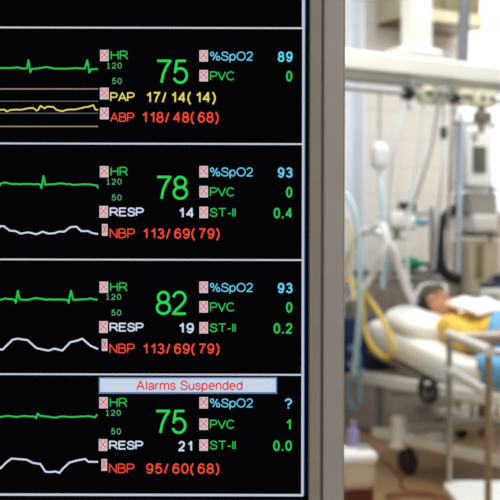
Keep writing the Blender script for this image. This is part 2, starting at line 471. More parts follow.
SQUARE = True
TW = 1.12
def common(p, x, hr, lim1, lim2, big, bigxy, sp, spv, pvc, pv, st=None, stv=None, spvx=(278.2,293.3), pvx=(286.5,293.0), stx=(274,293)):
    icon(x, hr-0.8, x+9, hr+10.8, p)
    text('heart_rate_name', 'HR', x+10.8, x+28.4, hr, hr+9.2, TW, M['green'], p)
    text('upper_limit_number', '120', x+6.3, x+22.0, lim1, lim1+6.0, 0.85, M['dim_green'], p, gap=.34, mono=True)
    text('lower_limit_number', '50', x+12.0, x+22.0, lim2, lim2+6.2, 0.85, M['dim_green'], p, gap=.34, mono=True)
    text('heart_rate_number', big, bigxy[0], bigxy[1], bigxy[2], bigxy[3], 2.5, M['big_green'], p, gap=.16)
    icon(199.4, sp-1.4, 208.4, sp+10.4, p)
    text('oxygen_name', '%SpO2', 210.2, 253.4, sp, sp+9.2, TW, M['cyan'], p, gap=.20)
    text('oxygen_number', spv, spvx[0], spvx[1], sp-0.1, sp+10.5, 1.8, M['cyan'], p, gap=.38)
    icon(199.4, pvc-1.3, 208.4, pvc+10.5, p)
    text('extra_beat_name', 'PVC', 210.2, 235.0, pvc, pvc+9.2, TW, M['green'], p, gap=.16)
    text('extra_beat_number', pv, pvx[0], pvx[1], pvc-0.5, pvc+10.4, 1.8, M['green'], p)
    if st is not None:
        icon(199.4, st-1.3, 208.4, st+10.5, p)
        text('segment_name', 'ST-II', 209.9, 236.2, st, st+9.0, TW, M['green'], p, gap=.19)
        text('segment_number', stv, stx[0], stx[1], st-0.3, st+10.5, 1.8, M['green'], p, gap=.38)
def resp(p, x, y, v, vx):
    icon(x-0.4, y-1.6, x+8.6, y+10.5, p)
    text('breathing_name', 'RESP', x+10.1, x+44.4, y, y+9.0, 1.5, M['white_t'], p, gap=.2)
    text('breathing_number', v, vx[0], vx[1], y+0.2, y+10.6, 1.8, M['white_t'], p, gap=.36)
def nbp(p, x, y, v, vx):
    icon(x+2.2, y-4.6, x+8.2, y+7.6, p)
    text('cuff_pressure_name', 'NBP', x+10, x+35.6, y, y+9.7, 1.15, M['red'], p, gap=.22)
    text('cuff_pressure_number', v, vx[0], vx[1], y-0.2, y+10.4, 1.6, M['red'], p, gap=.30, space=.22)

# panel 1
p = panels[0]
common(p, 99.7, 49.8, 61.9, 77.2, '75', (156,188.4,58.8,83.2), 50.7, '89', 70.5, '0')
icon(99.6, 87, 108.7, 99, p); text('lung_pressure_name', 'PAP', 110, 134.5, 91.6, 101.0, 1.3, M['yellow'], p, gap=.18)
text('lung_pressure_number', '17/ 14( 14)', 146.3, 216, 91.3, 102.2, 1.6, M['yellow'], p, gap=.30, space=.22)
icon(99.6, 107, 108.7, 119, p); text('artery_pressure_name', 'ABP', 109.8, 134.2, 112, 121.4, 1.2, M['red'], p, gap=.2)
text('artery_pressure_number', '118/ 48( 68)', 142.2, 219, 111.3, 122.2, 1.6, M['red'], p, gap=.30, space=.22)
trace('heart_trace', [(0,67.2),(10,67.3),(17,66.6),(22,67.8),(26.3,67.6),(28,59.3),(29.8,71.6),(31.2,68.2),(38,67.6),(46,66.2),(54,67.8),(64,68),(76,67.3),(84.5,67.9),(87,59.5),(89,71.7),(91,68.4),(97.8,68.2)], 1.7, M['green'], p)
for yy, mm, ww in ((88.2,'tan_line',1.2),(100.5,'grey_line',0.8),(112.6,'grey_line',0.8),(125.9,'tan_line',1.2)):
    mb = MB(); ribbon(mb, [(PL+2,yy),(97.8,yy)], ww, D2); mb.build('scale_line', M[mm], p, smooth=False, fixn=False)
trace('pressure_trace', jitter([(0,109.3),(4,109),(6,111),(10,109.3),(20,109.2),(26,108),(33,107.5),(36,110),(37.5,109.5),(40,105.2),(44,107.8),(47,106),(53,106.4),(56,109.3),(62,110.7),(66,109.3),(74,109),(82,107.3),(88,106.3),(93,104.5),(95.2,109),(97.8,109.2)],0.35), 1.4, M['yellow'], p)
# panel 2
p = panels[1]
common(p, 99.5, 166.5, 178.4, 194.2, '78', (156,188.2,175.4,199.6), 167.0, '93', 187.0, '0', 207.8, '0.4')
resp(p, 99.4, 207.3, '14', (179,194.4)); nbp(p, 99.4, 228.4, '113/ 69( 79)', (143,220))
trace('heart_trace', jitter([(0,183.2),(5,182.2),(10,183.6),(20,184),(30,183.6),(39.6,184.2),(41,187.8),(43,175.6),(45,184.6),(60,183),(75,184.6),(86,184),(97,185.2),(97.6,188)],0.3), 1.7, M['green'], p)
trace('breathing_trace', jitter([(0,226),(3,226),(9,230.5),(15,231),(20,233.5),(28,232.2),(36,234.2),(42,231.6),(48,233.5),(54,233.2),(58,231.6),(64,231.6),(70,227),(76,226.5),(81,231),(88,231),(92,233),(97.8,234)],0.2,5), 1.7, M['white_t'], p)
# panel 3
p = panels[2]
common(p, 99.1, 282.5, 294.1, 309.8, '82', (155.8,187.2,291,315.2), 283.0, '93', 302.6, '0', 323.6, '0.2')
resp(p, 99.2, 323.0, '19', (179,194.2)); nbp(p, 99.2, 344.0, '113/ 69( 79)', (143,219.8))
trace('heart_trace', jitter([(0,300),(5,298.6),(14,300),(15.2,303),(17.2,291),(19.2,299.6),(26,300.2),(36,298.2),(45,300),(58,299.6),(67,300.2),(68.3,303),(70.6,291),(73,300),(85,299.6),(90,298.6),(97.2,300)],0.4), 1.8, M['green'], p)
trace('breathing_trace', jitter([(0,350),(2,350),(12,340),(17,339),(27,340.5),(36,348.5),(48,351),(54,349),(62,351),(70,342.5),(77,341),(82,339),(90,346),(97.8,349.5)],0.2,6), 1.8, M['white_t'], p)
# panel 4
p = panels[3]
common(p, 98.8, 398.5, 410.5, 429.0, '75', (155,186.8,410.4,434.8), 399.0, '?', 420.4, '1', 441.4, '0.0', spvx=(285.2,292.6), pvx=(286.6,292.0), stx=(273.6,292.6))
resp(p, 98.8, 441.5, '21', (178.4,192.8)); nbp(p, 98.8, 464.4, '95/ 60( 68)', (146,219.6))
mb = MB(); rect(mb, 98.5, 377.7, 277.6, 394.4, D3, 1); rect(mb, 99.8, 379.0, 276.2, 392.6, D3-0.0002, 0)
bn = mb.build('alarm_banner', [M['banner'], M['banner_edge']], p, smooth=False, fixn=False)
bn['label'] = 'pale blue banner'
text('alarm_message', 'Alarms Suspended', 136, 243, 380.8, 390.8, 1.35, M['banner_red'], p, gap=.22, space=.42, dy=D4, label='red lettering on the banner')
trace('heart_trace', jitter([(0,417.6),(8,416.6),(16,417.6),(24,416.6),(34,417.2),(35.8,419),(37,414.2),(40,416.6),(48,417.4),(56,418.2),(60,417.2),(70,417.6),(78,417.4),(90,417),(95,418),(96.8,415)],0.3), 1.7, M['green'], p)
trace('breathing_trace', [(0,469.2),(6,463),(11,459.4),(26,460.5),(32,463.6),(40,465),(45,472.6),(50,473),(55,472.4),(59,473.8),(63,469),(69,463.5),(77,461.2),(85,459.8),(88,462.6),(97.8,462.8)], 1.8, M['white_t'], p)

SQUARE = False
# the counter the display stands on
dk = thing('counter_desk', 'pale laminate counter under the large foreground screen', 'desk', (-0.2, 0.75, 0.0))
MB().box((0,0,0.785),(1.3,0.62,0.03)).build('desktop', M['desk'], dk, bevel=0.004)
for sx in (-1,1):
    MB().box((sx*0.6,0,0.385),(0.03,0.56,0.77)).build('side_panel', M['desk'], dk, bevel=0.003)
MB().box((0,0.25,0.5),(1.17,0.02,0.54)).build('back_panel', M['desk'], dk)

# ------------------------------------------------------------------ overhead supply beam (ward plane v = 5.0)
VB = 5.0
def lp(v):                                     # local position helper for things placed in ward axes
    return v
bmz = 2.20
pc = onv(416, 250, VB)                         # below the column
uc = pc.x*cu + pc.y*su
beam = thing('ceiling_supply_beam', 'long cream ceiling-hung supply beam crossing above the bed', 'ceiling beam', W(uc, VB, 0), TH)
MB().box((0.15,0,2.212),(3.6,0.20,0.105)).build('beam_body', M['cream'], beam, bevel=0.012)
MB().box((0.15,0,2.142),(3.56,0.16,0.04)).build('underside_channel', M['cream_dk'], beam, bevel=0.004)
MB().box((0,0,(2.262+H)/2),(0.135,0.135,H-2.262)).build('column', M['cream'], beam, bevel=0.02)
MB().box((-0.02,0,2.29),(0.27,0.19,0.06)).build('column_collar', M['cream'], beam, bevel=0.015)
MB().tube([(-1.65,-0.09,2.06),(0.0,-0.09,2.06),(1.9,-0.09,2.06)],0.016,12).build('equipment_rail', M['rail_grey'], beam)
rb = MB()
for uu in (-1.6,-0.75,-0.1,0.6,1.2,1.85): rb.box((uu,-0.085,2.10),(0.03,0.02,0.10))
rb.build('rail_bracket', M['rail_grey'], beam)
pt = onv(466, 0, VB)
ut = (pt.x*cu+pt.y*su) - uc
MB().cyl((ut-0.03,0,2.26),(ut+0.02,0,H),0.033,n=18).build('support_tube', M['pole_grey'], beam)

# items clamped on and hung from the rail
def on_rail(px): 
    x = (px-250)*K; vv = VB-0.09; d = vv/(cu-su*x)
    return Vector((x*d, d, 2.06))
def clamp(px, col, label, h=0.07, w=0.06):
    b = on_rail(px)
    t = thing('rail_clamp', label, 'clamp', b, TH, None)
    MB().box((0,0,-0.004),(w,0.06,h*0.8)).build('clamp_body', M[col], t, bevel=0.008)
    kb = MB().cyl((0,-0.028,-0.01),(0,-0.062,-0.01),0.016); kb.build('clamp_knob', M['black'], t)
    hk = MB().tube(spline([(0,0,-0.03),(0,0,-0.07),(0,-0.02,-0.09),(0,-0.035,-0.075)],6),0.005,8); hk.build('clamp_hook', M['chrome'], t)
    return t
clamp(407, 'black', 'small black clamp on the rail under the beam, left of the hanging lines', 0.09, 0.05)
clamp(452, 'dark_grey', 'dark grey clamp on the rail beside the cream socket boxes', 0.08, 0.05)
def socket_box(px, w, label, m='olive_cream'):
    b = on_rail(px)
    t = thing('socket_box', label, 'socket box', b, TH, 'socket boxes on the beam rail')
    MB().box((0,0,0.0),(w,0.09,0.085)).build('box_body', M[m], t, bevel=0.008)
    for dx in (-w*0.25, w*0.25):
        MB().lathe([(0.0,-0.052),(0.014,-0.052),(0.017,-0.044)],(dx,0,0.0),16,axis='y').build('outlet', M['dark_grey'], t)
socket_box(462, 0.075, 'small cream socket box on the rail, just right of the dark grey clamp')
socket_box(482, 0.14, 'wide cream socket box on the rail at the right end')
socket_box(437, 0.10, 'grey socket box on the rail between black and grey clamps', 'grey')
socket_box(424, 0.05, 'tiny greenish cream socket box on the rail near the column', 'olive_cream')
b = on_rail(481)
t = thing('pump_hanger', 'grey brown pump bracket hanging from the rail below the wide socket box', 'bracket', b, TH)
MB().box((0,-0.01,-0.10),(0.09,0.07,0.06)).build('bracket_body', M['bronze'], t, bevel=0.01)
MB().cyl((0.0,0,-0.12),(0.0,0,-0.19),0.02).build('bracket_stem', M['grey'], t)
MB().box((0,0,-0.062),(0.03,0.04,0.03)).build('bracket_hook', M['grey'], t)

# infusion bags and lines
def iv_bag(px, ytop, ybot, wpx, label, vv=VB-0.09):
    top = onv(px, ytop, vv); bot = onv(px, ybot, vv); h = top.z-bot.z; d = top.y; w = wpx*K*d/cu
    t = thing('infusion_bag', label, 'infusion bag', Vector((top.x, top.y, bot.z)), TH, None)
    MB().ell((0,0,h*0.55),(w/2,0.035,h*0.46),e=0.6).build('bag_body', M['fluid'], t)
    MB().box((0,0,h*1.02),(w*0.6,0.006,0.03)).build('bag_tab', M['fluid'], t)
    MB().cyl((0,0,h*0.12),(0,0,-0.03),0.011).build('bag_port', M['white'], t)
    MB().box((0,-0.034,h*0.55),(w*0.5,0.004,h*0.4)).build('bag_sticker', M['white'], t)
    hz = 2.06-bot.z
    MB().cyl((0,0,h*1.02),(0,0,hz-0.016),0.004,n=8).build('hanger_wire', M['chrome'], t)
    return Vector((top.x, top.y, bot.z-0.03))
q1 = iv_bag(379.5, 143, 172, 15, 'white infusion bag hanging from the rail beside the pale curtain')
def line(name, pts, r, m, label, cat='tube', n=8, seg=10, ridges=0.0, group=None):
    P = spline(pts, seg); o = MB().tube(P, r, n, ridges=ridges).build(name, M[m], None, origin=P[0])
    return tag(o, label, cat, group)
def vv_(px, py, v=4.9): return onv(px, py, v)
line('infusion_line', [q1, vv_(382,200,4.86), vv_(384,240,4.84), vv_(383,288,4.82)], 0.012, 'tube_c', 'pale thick drip tube running straight down from the white infusion bag')
line('infusion_line', [onv(405,97,4.91), onv(400,118,4.9), onv(394,145,4.9), onv(391,180,4.95), onv(389,225,5.0), onv(389,280,5.3)], 0.010, 'clear', 'clear line slanting down left from the black rail clamp')
line('infusion_line', [onv(424,101,4.91), onv(420,140,4.9), onv(413,190,4.92), onv(407,240,4.93), onv(408,282,4.94)], 0.009, 'clear', 'clear line falling from the tiny greenish socket box toward the pillow')
line('infusion_line', [onv(438,101,4.91), onv(433,140,5.05), onv(424,172,5.2), onv(415,198,5.4), onv(404,214,5.6)], 0.011, 'hose_w', 'white line crossing diagonally from the grey socket box to the lamp dome')
dl = [onv(443,101,4.91), onv(443.5,132,4.91), onv(442,175,4.91), onv(438,215,5.1), onv(434,268,5.3)]
line('infusion_line', dl, 0.008, 'clear', 'clear drip line with a dark drip chamber at its middle')
c0 = onv(443.4,129,4.91)
t = thing('drip_chamber', 'small dark drip chamber on the clear line under the grey socket box', 'drip chamber', c0, TH)
MB().lathe([(0.009,-0.055),(0.02,-0.045),(0.022,0.0),(0.018,0.012),(0.009,0.018)]).build('chamber_body', M['dark_grey'], t)
MB().lathe([(0.009,0.018),(0.01,0.045)]).build('chamber_spike', M['white'], t)
line('infusion_line', [onv(453,106,4.91), onv(452,130,4.91), onv(450,170,5.0), onv(449,205,5.2), onv(448,262,5.35)], 0.010, 'rail_grey', 'grey line hanging from the dark grey rail clamp beside the tower')

# ------------------------------------------------------------------ wall cupboard high on the back wall
cb = thing('wall_cupboard', 'olive fronted cupboard high on the back wall behind the beam column', 'cupboard', W(5.14, V1-0.162, 2.80), TH)
MB().box((0,0.02,0.29),(0.70,0.28,0.56)).build('carcass', M['olive_cream'], cb, bevel=0.004)
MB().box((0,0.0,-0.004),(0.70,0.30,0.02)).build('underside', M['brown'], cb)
MB().box((0,-0.145,0.045),(0.72,0.03,0.085)).build('bottom_rail', M['olive_cream'], cb, bevel=0.004)
for sx in (-1,1):
    d_ = MB().box((sx*0.172,-0.135,0.33),(0.335,0.02,0.46)).build('door', M['olive'], cb, bevel=0.004)
    MB().cyl((sx*0.03,-0.16,0.16),(sx*0.03,-0.16,0.26),0.006,n=8).build('handle', M['chrome'], d_)

# ------------------------------------------------------------------ curtain on its rod at the left
ct = thing('window_curtain', 'white curtain with soft blue-grey folds at left edge beside the screen', 'curtain', W(4.0, V1-0.13, 0.35), TH)
cm = MB(); n = 90; u0, u1 = -0.85, 0.62; z0, z1 = 0.0, 3.0
cv = []; 
for j, z in enumerate((z0, 0.8, 1.6, 2.3, z1)):
    for i in range(n+1):
        x = u0+(u1-u0)*i/n
        a = 0.028+0.02*(1-j/4)
        cv.append((x, a*math.sin(x*42+0.4*j*0.2)+0.012*math.sin(x*17+j), z))
cf = []
for j in range(4):
    for i in range(n): cf.append((j*(n+1)+i, j*(n+1)+i+1, (j+1)*(n+1)+i+1, (j+1)*(n+1)+i))
cm.add(cv, cf); co = cm.build('cloth', M['curtain'], ct, angle=180)
sm = co.modifiers.new('thick','SOLIDIFY'); sm.thickness = 0.004
MB().tube([(u0-0.1,0,3.03),(u1+0.1,0,3.03)],0.014).build('curtain_rod', M['chrome'], ct)

# ------------------------------------------------------------------ hospital bed
BU, BV = 4.1, 5.15                              # centre line and head end
def B(t, s, z): return W(BU+t, BV-s, z)
bed = thing('hospital_bed', 'white adjustable hospital bed with raised back section carrying the patient', 'bed', W(BU, BV, 0), TH)
# local axes of the bed: x = across (ward u), y = -s
def L(t, s, z): return (t, -s, z)
BL = 2.1
def zb(s): return 0.84-0.225*s if s < 0.8 else 0.66
fr = MB()
for tx in (-0.45, 0.45):
    fr.box((tx,-BL/2,0.50),(0.045,BL+0.1,0.06))
for s in (0.0, 0.8, 1.45, BL): fr.box((0,-s,0.50),(0.86,0.05,0.045))
fr.build('bed_frame', M['white_metal'], bed, bevel=0.008)
dkm = MB()
dkm.prism([(-0.42,0),(0.42,0),(0.42,-0.02),(-0.42,-0.02)],0,0)  # replaced below
dkm = MB()
dkm.add([L(-.42,.07,zb(.07)-.165),L(.42,.07,zb(.07)-.165),L(.42,.8,.495+.01),L(-.42,.8,.505),L(-.42,.07,zb(.07)-.19),L(.42,.07,zb(.07)-.19),L(.42,.8,.48),L(-.42,.8,.48)],[(0,1,2,3),(7,6,5,4),(0,4,5,1),(1,5,6,2),(2,6,7,3),(3,7,4,0)])
dkm.box((0,-1.45,0.497),(0.84,1.3,0.02))
dkm.build('deck', M['bronze'], bed)
# mattress: swept section with soft edges
mm = MB(); prof_s = [0.07,0.09,0.12,0.2,0.3,0.4,0.5,0.6,0.7,0.78,0.84,0.92,1.05,1.3,1.6,1.9,2.02,2.07,2.09]
nv = 28; rows_ = []
for s in prof_s:
    top = zb(s) if not (0.74 < s < 0.9) else 0.66+0.035*max(0,(0.9-s)/0.16)**1.6*0.5+ (0.002)
    e = min(1.0, min(s-0.07, 2.09-s)/0.03+0.001); e = math.sqrt(max(0.0, 1-(1-e)**2))
    e = 0.75+0.25*e
    row = []
    for j in range(nv):
        a = 2*PI*j/nv
        cx = math.copysign(abs(math.cos(a))**0.25, math.cos(a))*0.43*(0.94+0.06*e)
        cz = math.copysign(abs(math.sin(a))**0.35, math.sin(a))*0.08*e
        row.append(L(cx, s, top-0.08+cz))
    rows_.append(row)
mv = [p for r_ in rows_ for p in r_]; mf = []
for i in range(len(rows_)-1):
    for j in range(nv):
        j2 = (j+1)%nv; mf.append((i*nv+j,i*nv+j2,(i+1)*nv+j2,(i+1)*nv+j))
mf.append(tuple(range(nv))); mf.append(tuple((len(rows_)-1)*nv+j for j in range(nv)))
mm.add(mv, mf); mm.build('mattress', M['sheet'], bed, angle=60)
# head and foot boards
hbm = MB(); hbm.box((0,-0.02,0.675),(1.12,0.035,0.31)); hbm.build('headboard', M['navy'], bed, bevel=0.02)
for tx in (-.4,.4): MB().cyl((tx,-0.02,0.47),(tx,-0.02,0.54),0.018).build('headboard_post', M['chrome'], bed)
MB().box((0,-BL-0.07,0.70),(0.92,0.035,0.46)).build('footboard', M['white'], bed, bevel=0.02)
# side rails
def siderail(tx, s0, s1, zt):
    mb = MB()
    P = [L(tx,s0,0.53),L(tx,s0+.02,zt-.06),L(tx,s0+.08,zt),L(tx,s1-.08,zt-0.03),L(tx,s1-.02,zt-.09),L(tx,s1,0.53)]
    mb.tube(spline(P,6),0.022,10)
    mb.tube([L(tx,s0+.02,(zt+.53)/2+.02),L(tx,s1-.02,(zt+.53)/2)],0.015,8)
    mb.box((tx,-(s0+s1)/2,zt-0.045),(0.02,(s1-s0)*0.72,0.07))
    return mb.build('side_rail', M['white_metal'], bed)
siderail(0.475, 0.02, 1.1, 0.955)
MB().box((0.46,-0.35,0.91),(0.012,0.11,0.03)).build('rail_grip', M['black'], bed, bevel=0.008)
siderail(0.475, 1.3, 1.95, 0.86)
# base frame, lift posts, casters
bs = MB()
for tx in (-.38,.38): bs.box((tx,-1.05,0.20),(0.05,1.9,0.055))
for s in (0.16,1.05,1.94): bs.box((0,-s,0.20),(0.76,0.05,0.05))
bs.build('base_frame', M['cream'], bed, bevel=0.006)
for (tx,s) in ((-.37,0.12),(.37,0.12),(-.37,1.75),(.37,1.75)):
    MB().cyl(L(tx,s,0.22),L(tx,s,0.49),0.022).build('lift_post', M['pole_grey'], bed)
def caster(tx, s):
    f = MB(); f.box(L(tx,s,0.235),(0.055,0.06,0.16)); f.box(L(tx,s,0.155),(0.07,0.075,0.03))
    fo = f.build('caster', M['white'], bed, bevel=0.008)
    MB().lathe([(0.03,-0.02),(0.068,-0.018),(0.075,-0.008),(0.075,0.008),(0.068,0.018),(0.03,0.02)],L(tx+0.04,s+0.03,0.076),24,axis='x').build('wheel', M['black'], fo)
for tx in (-.40,.40):
    for s in (0.33,1.8): caster(tx,s)
# brake hand wheel
hw = MB(); cc = Vector(L(-.49,0.69,0.50))
hw.tube([cc+Vector((0,math.cos(a)*.062,math.sin(a)*.062)) for a in [2*PI*i/28 for i in range(28)]],0.014,10,closed=True)
for a in (0.3,0.3+2*PI/3,0.3+4*PI/3): hw.cyl(cc,cc+Vector((0,math.cos(a)*.062,math.sin(a)*.062)),0.008,n=8)
hw.cyl(cc,cc+Vector((0.03,0,0)),0.015)
hw.build('hand_wheel', M['black'], bed)

# pillow
pr = math.atan(0.225)
rot = Matrix.Rotation(pr,3,'X')
pv = MB(); pv.ell((0,0,0),(0.40,0.23,0.075),32,16,e=0.75,rot=rot)
po = pv.build('pillow', M['pillow'], None); po.location = B(-0.025,0.315,zb(0.315)+0.035); po.rotation_euler=(0,0,TH)
tag(po, 'large white pillow under the head of the patient', 'pillow')

# ------------------------------------------------------------------ the patient
person = thing('person', 'person with dark hair lying on the bed in a yellow gown', 'person', W(BU, BV-0.9, 0.66), TH)
POFF = Vector((0, 0.9, -0.66))                  # bed local -> person local
DS = 0.06
def Q(t, s, z): return Vector((t-0.04, -s-DS, z-0.225*DS*(1 if s < 0.75 else 0))) + POFF
def limb(mb, pts, n=14):
    for (a, ra), (b, rb_) in zip(pts, pts[1:]):
        mb.tube([a, b], [ra, rb_], n)
        mb.ell(a, (ra,ra,ra), 14, 10); mb.ell(b, (rb_,rb_,rb_), 14, 10)
def blend(mb, name, m, parent, voxel, it=6):
    tmp = mb.build(name+'_tmp', m, None)
    r = tmp.modifiers.new('r','REMESH'); r.mode='VOXEL'; r.voxel_size=voxel
    sm_ = tmp.modifiers.new('s','SMOOTH'); sm_.iterations = it; sm_.factor = 0.5
    dg = bpy.context.evaluated_depsgraph_get(); ev = tmp.evaluated_get(dg)
    me = bpy.data.meshes.new_from_object(ev); me.name = name
    old = tmp.data; bpy.data.objects.remove(tmp); bpy.data.meshes.remove(old)
    me.materials.clear(); me.materials.append(m)
    me.polygons.foreach_set('use_smooth',[True]*len(me.polygons))
    ob = bpy.data.objects.new(name, me); C.objects.link(ob); ob.parent = parent
    return ob
bd = MB()
HC = Q(-0.085, 0.268, 0.878)                        # head centre
hx = Matrix.Rotation(pr*0.9,3,'X') @ Matrix.Rotation(R(-14),3,'Y')   # lies back, face turned a little to the near side
# head-local axes: x = across, y = towards the crown, z = out of the face
HS = 1.18
def HL(x,y,z): return HC + hx @ Vector((x,y,z))*HS
bd.ell(HL(0,0.025,-0.01),(0.0866,0.1117,0.1049),rot=hx)          # skull
bd.ell(HL(0,-0.045,0.022),(0.0707,0.0855,0.0752),rot=hx)         # face
bd.ell(HL(0,-0.098,0.048),(0.0319,0.0274,0.0274),rot=hx)         # chin
limb(bd,[(HL(0.042,-0.04,0.0),0.030),(HL(0.018,-0.095,0.042),0.022)]); limb(bd,[(HL(-0.042,-0.04,0.0),0.030),(HL(-0.018,-0.095,0.042),0.022)])
limb(bd,[(HL(0,0.012,0.084),0.008),(HL(0,-0.026,0.102),0.012)])      # nose
for sx in (-1,1):
    bd.ell(HL(sx*0.011,-0.028,0.094),(0.0103,0.0114,0.0091),rot=hx)
    bd.ell(HL(sx*0.030,0.008,0.070),(0.0194,0.0125,0.0137),rot=hx)      # closed lids
    limb(bd,[(HL(sx*0.014,0.026,0.082),0.007),(HL(sx*0.044,0.026,0.068),0.006)])   # brow
    bd.ell(HL(sx*0.078,-0.004,-0.012),(0.0114,0.0388,0.0228),rot=hx)    # ear
bd.ell(HL(0,-0.060,0.084),(0.0274,0.0074,0.0114),rot=hx); bd.ell(HL(0,-0.071,0.081),(0.0228,0.0080,0.0114),rot=hx)   # lips
# neck and trunk
limb(bd,[(HL(0,-0.05,-0.03),0.058),(Q(0,0.40,zb(0.40)+0.065),0.062)])
bd.ell(Q(0,0.50,zb(.5)+0.065),(0.175,0.13,0.095)); bd.ell(Q(0,0.62,zb(.62)+0.07),(0.165,0.17,0.105))
bd.ell(Q(0,0.80,0.66+0.07),(0.15,0.17,0.105)); bd.ell(Q(0,0.98,0.66+0.065),(0.17,0.14,0.10))
for sx in (-1,1):
    sh = Q(sx*0.175,0.47,zb(.47)+0.07); el = Q(sx*0.265,0.77,0.735); wr = Q(sx*0.20,1.00,0.805)
    limb(bd,[(Q(0,0.45,zb(.45)+0.07),0.06),(sh,0.058),((sh+el)/2,0.050),(el,0.040)])
    limb(bd,[(el,0.040),(el.lerp(wr,0.3),0.041),(wr,0.027)])
    # palm, four fingers and thumb resting on the cover
    d_ = Vector((-sx*0.45,-0.88,0.05)).normalized(); a_ = Vector((-0.88,0.45,0)).normalized() if sx>0 else Vector((0.88,0.45,0)).normalized()
    pm = wr + d_*0.05
    bd.ell(pm,(0.038,0.05,0.016),rot=Matrix.Rotation(sx*R(27),3,'Z'))
    limb(bd,[(wr,0.026),(pm,0.020)])
    for f_i, ln in enumerate((0.072,0.080,0.074,0.058)):
        o_ = a_*(0.030-0.020*f_i)
        k0 = pm + d_*0.036 + o_; k1 = k0 + d_*ln*0.45 + Vector((0,0,0.006)); k2 = k1 + d_*ln*0.32 - Vector((0,0,0.012)); k3 = k2 + d_*ln*0.22 - Vector((0,0,0.014))
        limb(bd,[(pm+o_*0.6,0.011),(k0,0.010),(k1,0.009),(k2,0.0085),(k3,0.0075)],10)
    th0 = pm - d_*0.02 + a_*0.026; th1 = th0 + a_*0.030 + d_*0.026; th2 = th1 + d_*0.030 + a_*0.006
    limb(bd,[(th0,0.013),(th1,0.011),(th2,0.009)],10)
    hip = Q(sx*0.09,1.02,0.66+0.09); kn = Q(sx*0.11,1.42,0.66+0.085); an = Q(sx*0.11,1.80,0.66+0.055)
    limb(bd,[(hip,0.088),(hip.lerp(kn,.5),0.075),(kn,0.056)]); limb(bd,[(kn,0.056),(kn.lerp(an,.35),0.055),(an,0.038)])
    limb(bd,[(an,0.042),(Q(sx*0.125,1.85,0.66+0.12),0.036),(Q(sx*0.14,1.88,0.66+0.18),0.026)])
blend(bd,'body',M['skin'],person,0.0055,5)
# hair: cap round the crown and back, clear of the face and ears
hr = MB(); nu, nvv = 40, 20; hv=[]; hf=[]
for i in range(nvv+1):
    for j in range(nu):
        th = PI*0.64*i/nvv; ph = 2*PI*j/nu
        # pole at the crown, sinking lower at the back (z < 0)
        sag = 1.0 + 0.35*max(0,-math.sin(ph)) - 0.40*max(0,math.sin(ph))**1.5
        sag += 0.22*max(0,-math.cos(ph))**2
        th *= sag
        wv = 1+0.012*math.sin(9*ph+5*th)+0.010*math.sin(17*ph)
        p_ = Vector((0.083*wv*math.sin(th)*math.cos(ph), 0.107*wv*math.cos(th), 0.100*wv*math.sin(th)*math.sin(ph)))
        hv.append(HL(0,0.025,-0.01) + hx @ p_ * HS)
for i in range(nvv):
    for j in range(nu):
        j2=(j+1)%nu; hf.append((i*nu+j,i*nu+j2,(i+1)*nu+j2,(i+1)*nu+j))
hr.add(hv,hf); ho = hr.build('hair',M['hair'],person,angle=180)
so = ho.modifiers.new('t','SOLIDIFY'); so.thickness=0.012; so.offset=-1
ey = MB()
for sx in (-1,1): ey.tube([HL(sx*(0.018+0.024*i/6),0.004-0.004*math.sin(PI*i/6),0.083-0.010*i/6) for i in range(7)],0.0028,6)
ey.build('eyelashes',M['eye'],person)
eb = MB()
for sx in (-1,1): eb.tube([HL(sx*(0.014+0.034*i/6),0.028+0.003*math.sin(PI*i/6),0.090-0.014*(i/6)**1.4) for i in range(7)],[.003,.0045,.005,.005,.0045,.004,.003],6)
eb.build('eyebrows',M['hair'],person)
mo = MB(); mo.ell(HL(0,-0.065,0.091),(0.021,0.007,0.006),rot=hx); mo.build('mouth',M['lips'],person)
# gown: follows trunk and upper arms a finger wider
gw = MB(); g = 0.014
limb(gw,[(Q(0,0.41,zb(.41)+0.065),0.075),(Q(0,0.47,zb(.47)+0.07),0.085)])
gw.ell(Q(0,0.50,zb(.5)+0.065),(0.175+g,0.12+g,0.095+g)); gw.ell(Q(0,0.62,zb(.62)+0.07),(0.165+g,0.17,0.105+g))
gw.ell(Q(0,0.80,0.66+0.07),(0.15+.006,0.16,0.105+.006)); gw.ell(Q(0,0.98,0.66+0.06),(0.16,0.13,0.09))
for sx in (-1,1):
    sh = Q(sx*0.175,0.47,zb(.47)+0.07); el = Q(sx*0.265,0.77,0.725)
    limb(gw,[(Q(0,0.47,zb(.47)+0.07),0.075),(sh,0.074),(sh.lerp(el,0.62),0.070)])
blend(gw,'gown',M['gown'],person,0.008,4)

# blanket drawn up to the waist
bl = MB(); ns, nt_ = 30, 34; bv=[]; bf=[]
for i in range(ns+1):
    for j in range(nt_+1):
        t = -0.57+1.14*j/nt_
        s0 = 0.70+0.75*max(0.0, min(0.45,-t-0.05)); s = s0+(2.06-s0)*i/ns
        at_ = abs(t); tb_ = t+0.03
        bump = 0.19*math.exp(-(tb_/0.23)**4) if s<1.15 else (0.18-0.06*(s-1.15)/0.9)*(0.75+0.25*math.cos(t*9))*math.exp(-(tb_/0.26)**4)
        if s>1.8: bump += 0.10*math.exp(-((s-1.88)/0.07)**2)*math.exp(-(tb_/0.24)**4)
        z = max(zb(s),0.66)+0.014+bump + 0.006*math.sin(11*t+7*s)+0.005*math.sin(19*s-6*t)
        tt = t
        if at_>0.44:
            over = at_-0.44; z = 0.66+0.012-over*0.9; tt = math.copysign(0.452+0.015*math.sin(s*16),t)
        bv.append(Vector(B(tt,s,z)))
for i in range(ns):
    for j in range(nt_): bf.append((i*(nt_+1)+j,i*(nt_+1)+j+1,(i+1)*(nt_+1)+j+1,(i+1)*(nt_+1)+j))
bl.add(bv,bf); blo = bl.build('blanket',M['blanket'],None,origin=B(0,1.3,0.66),angle=180)
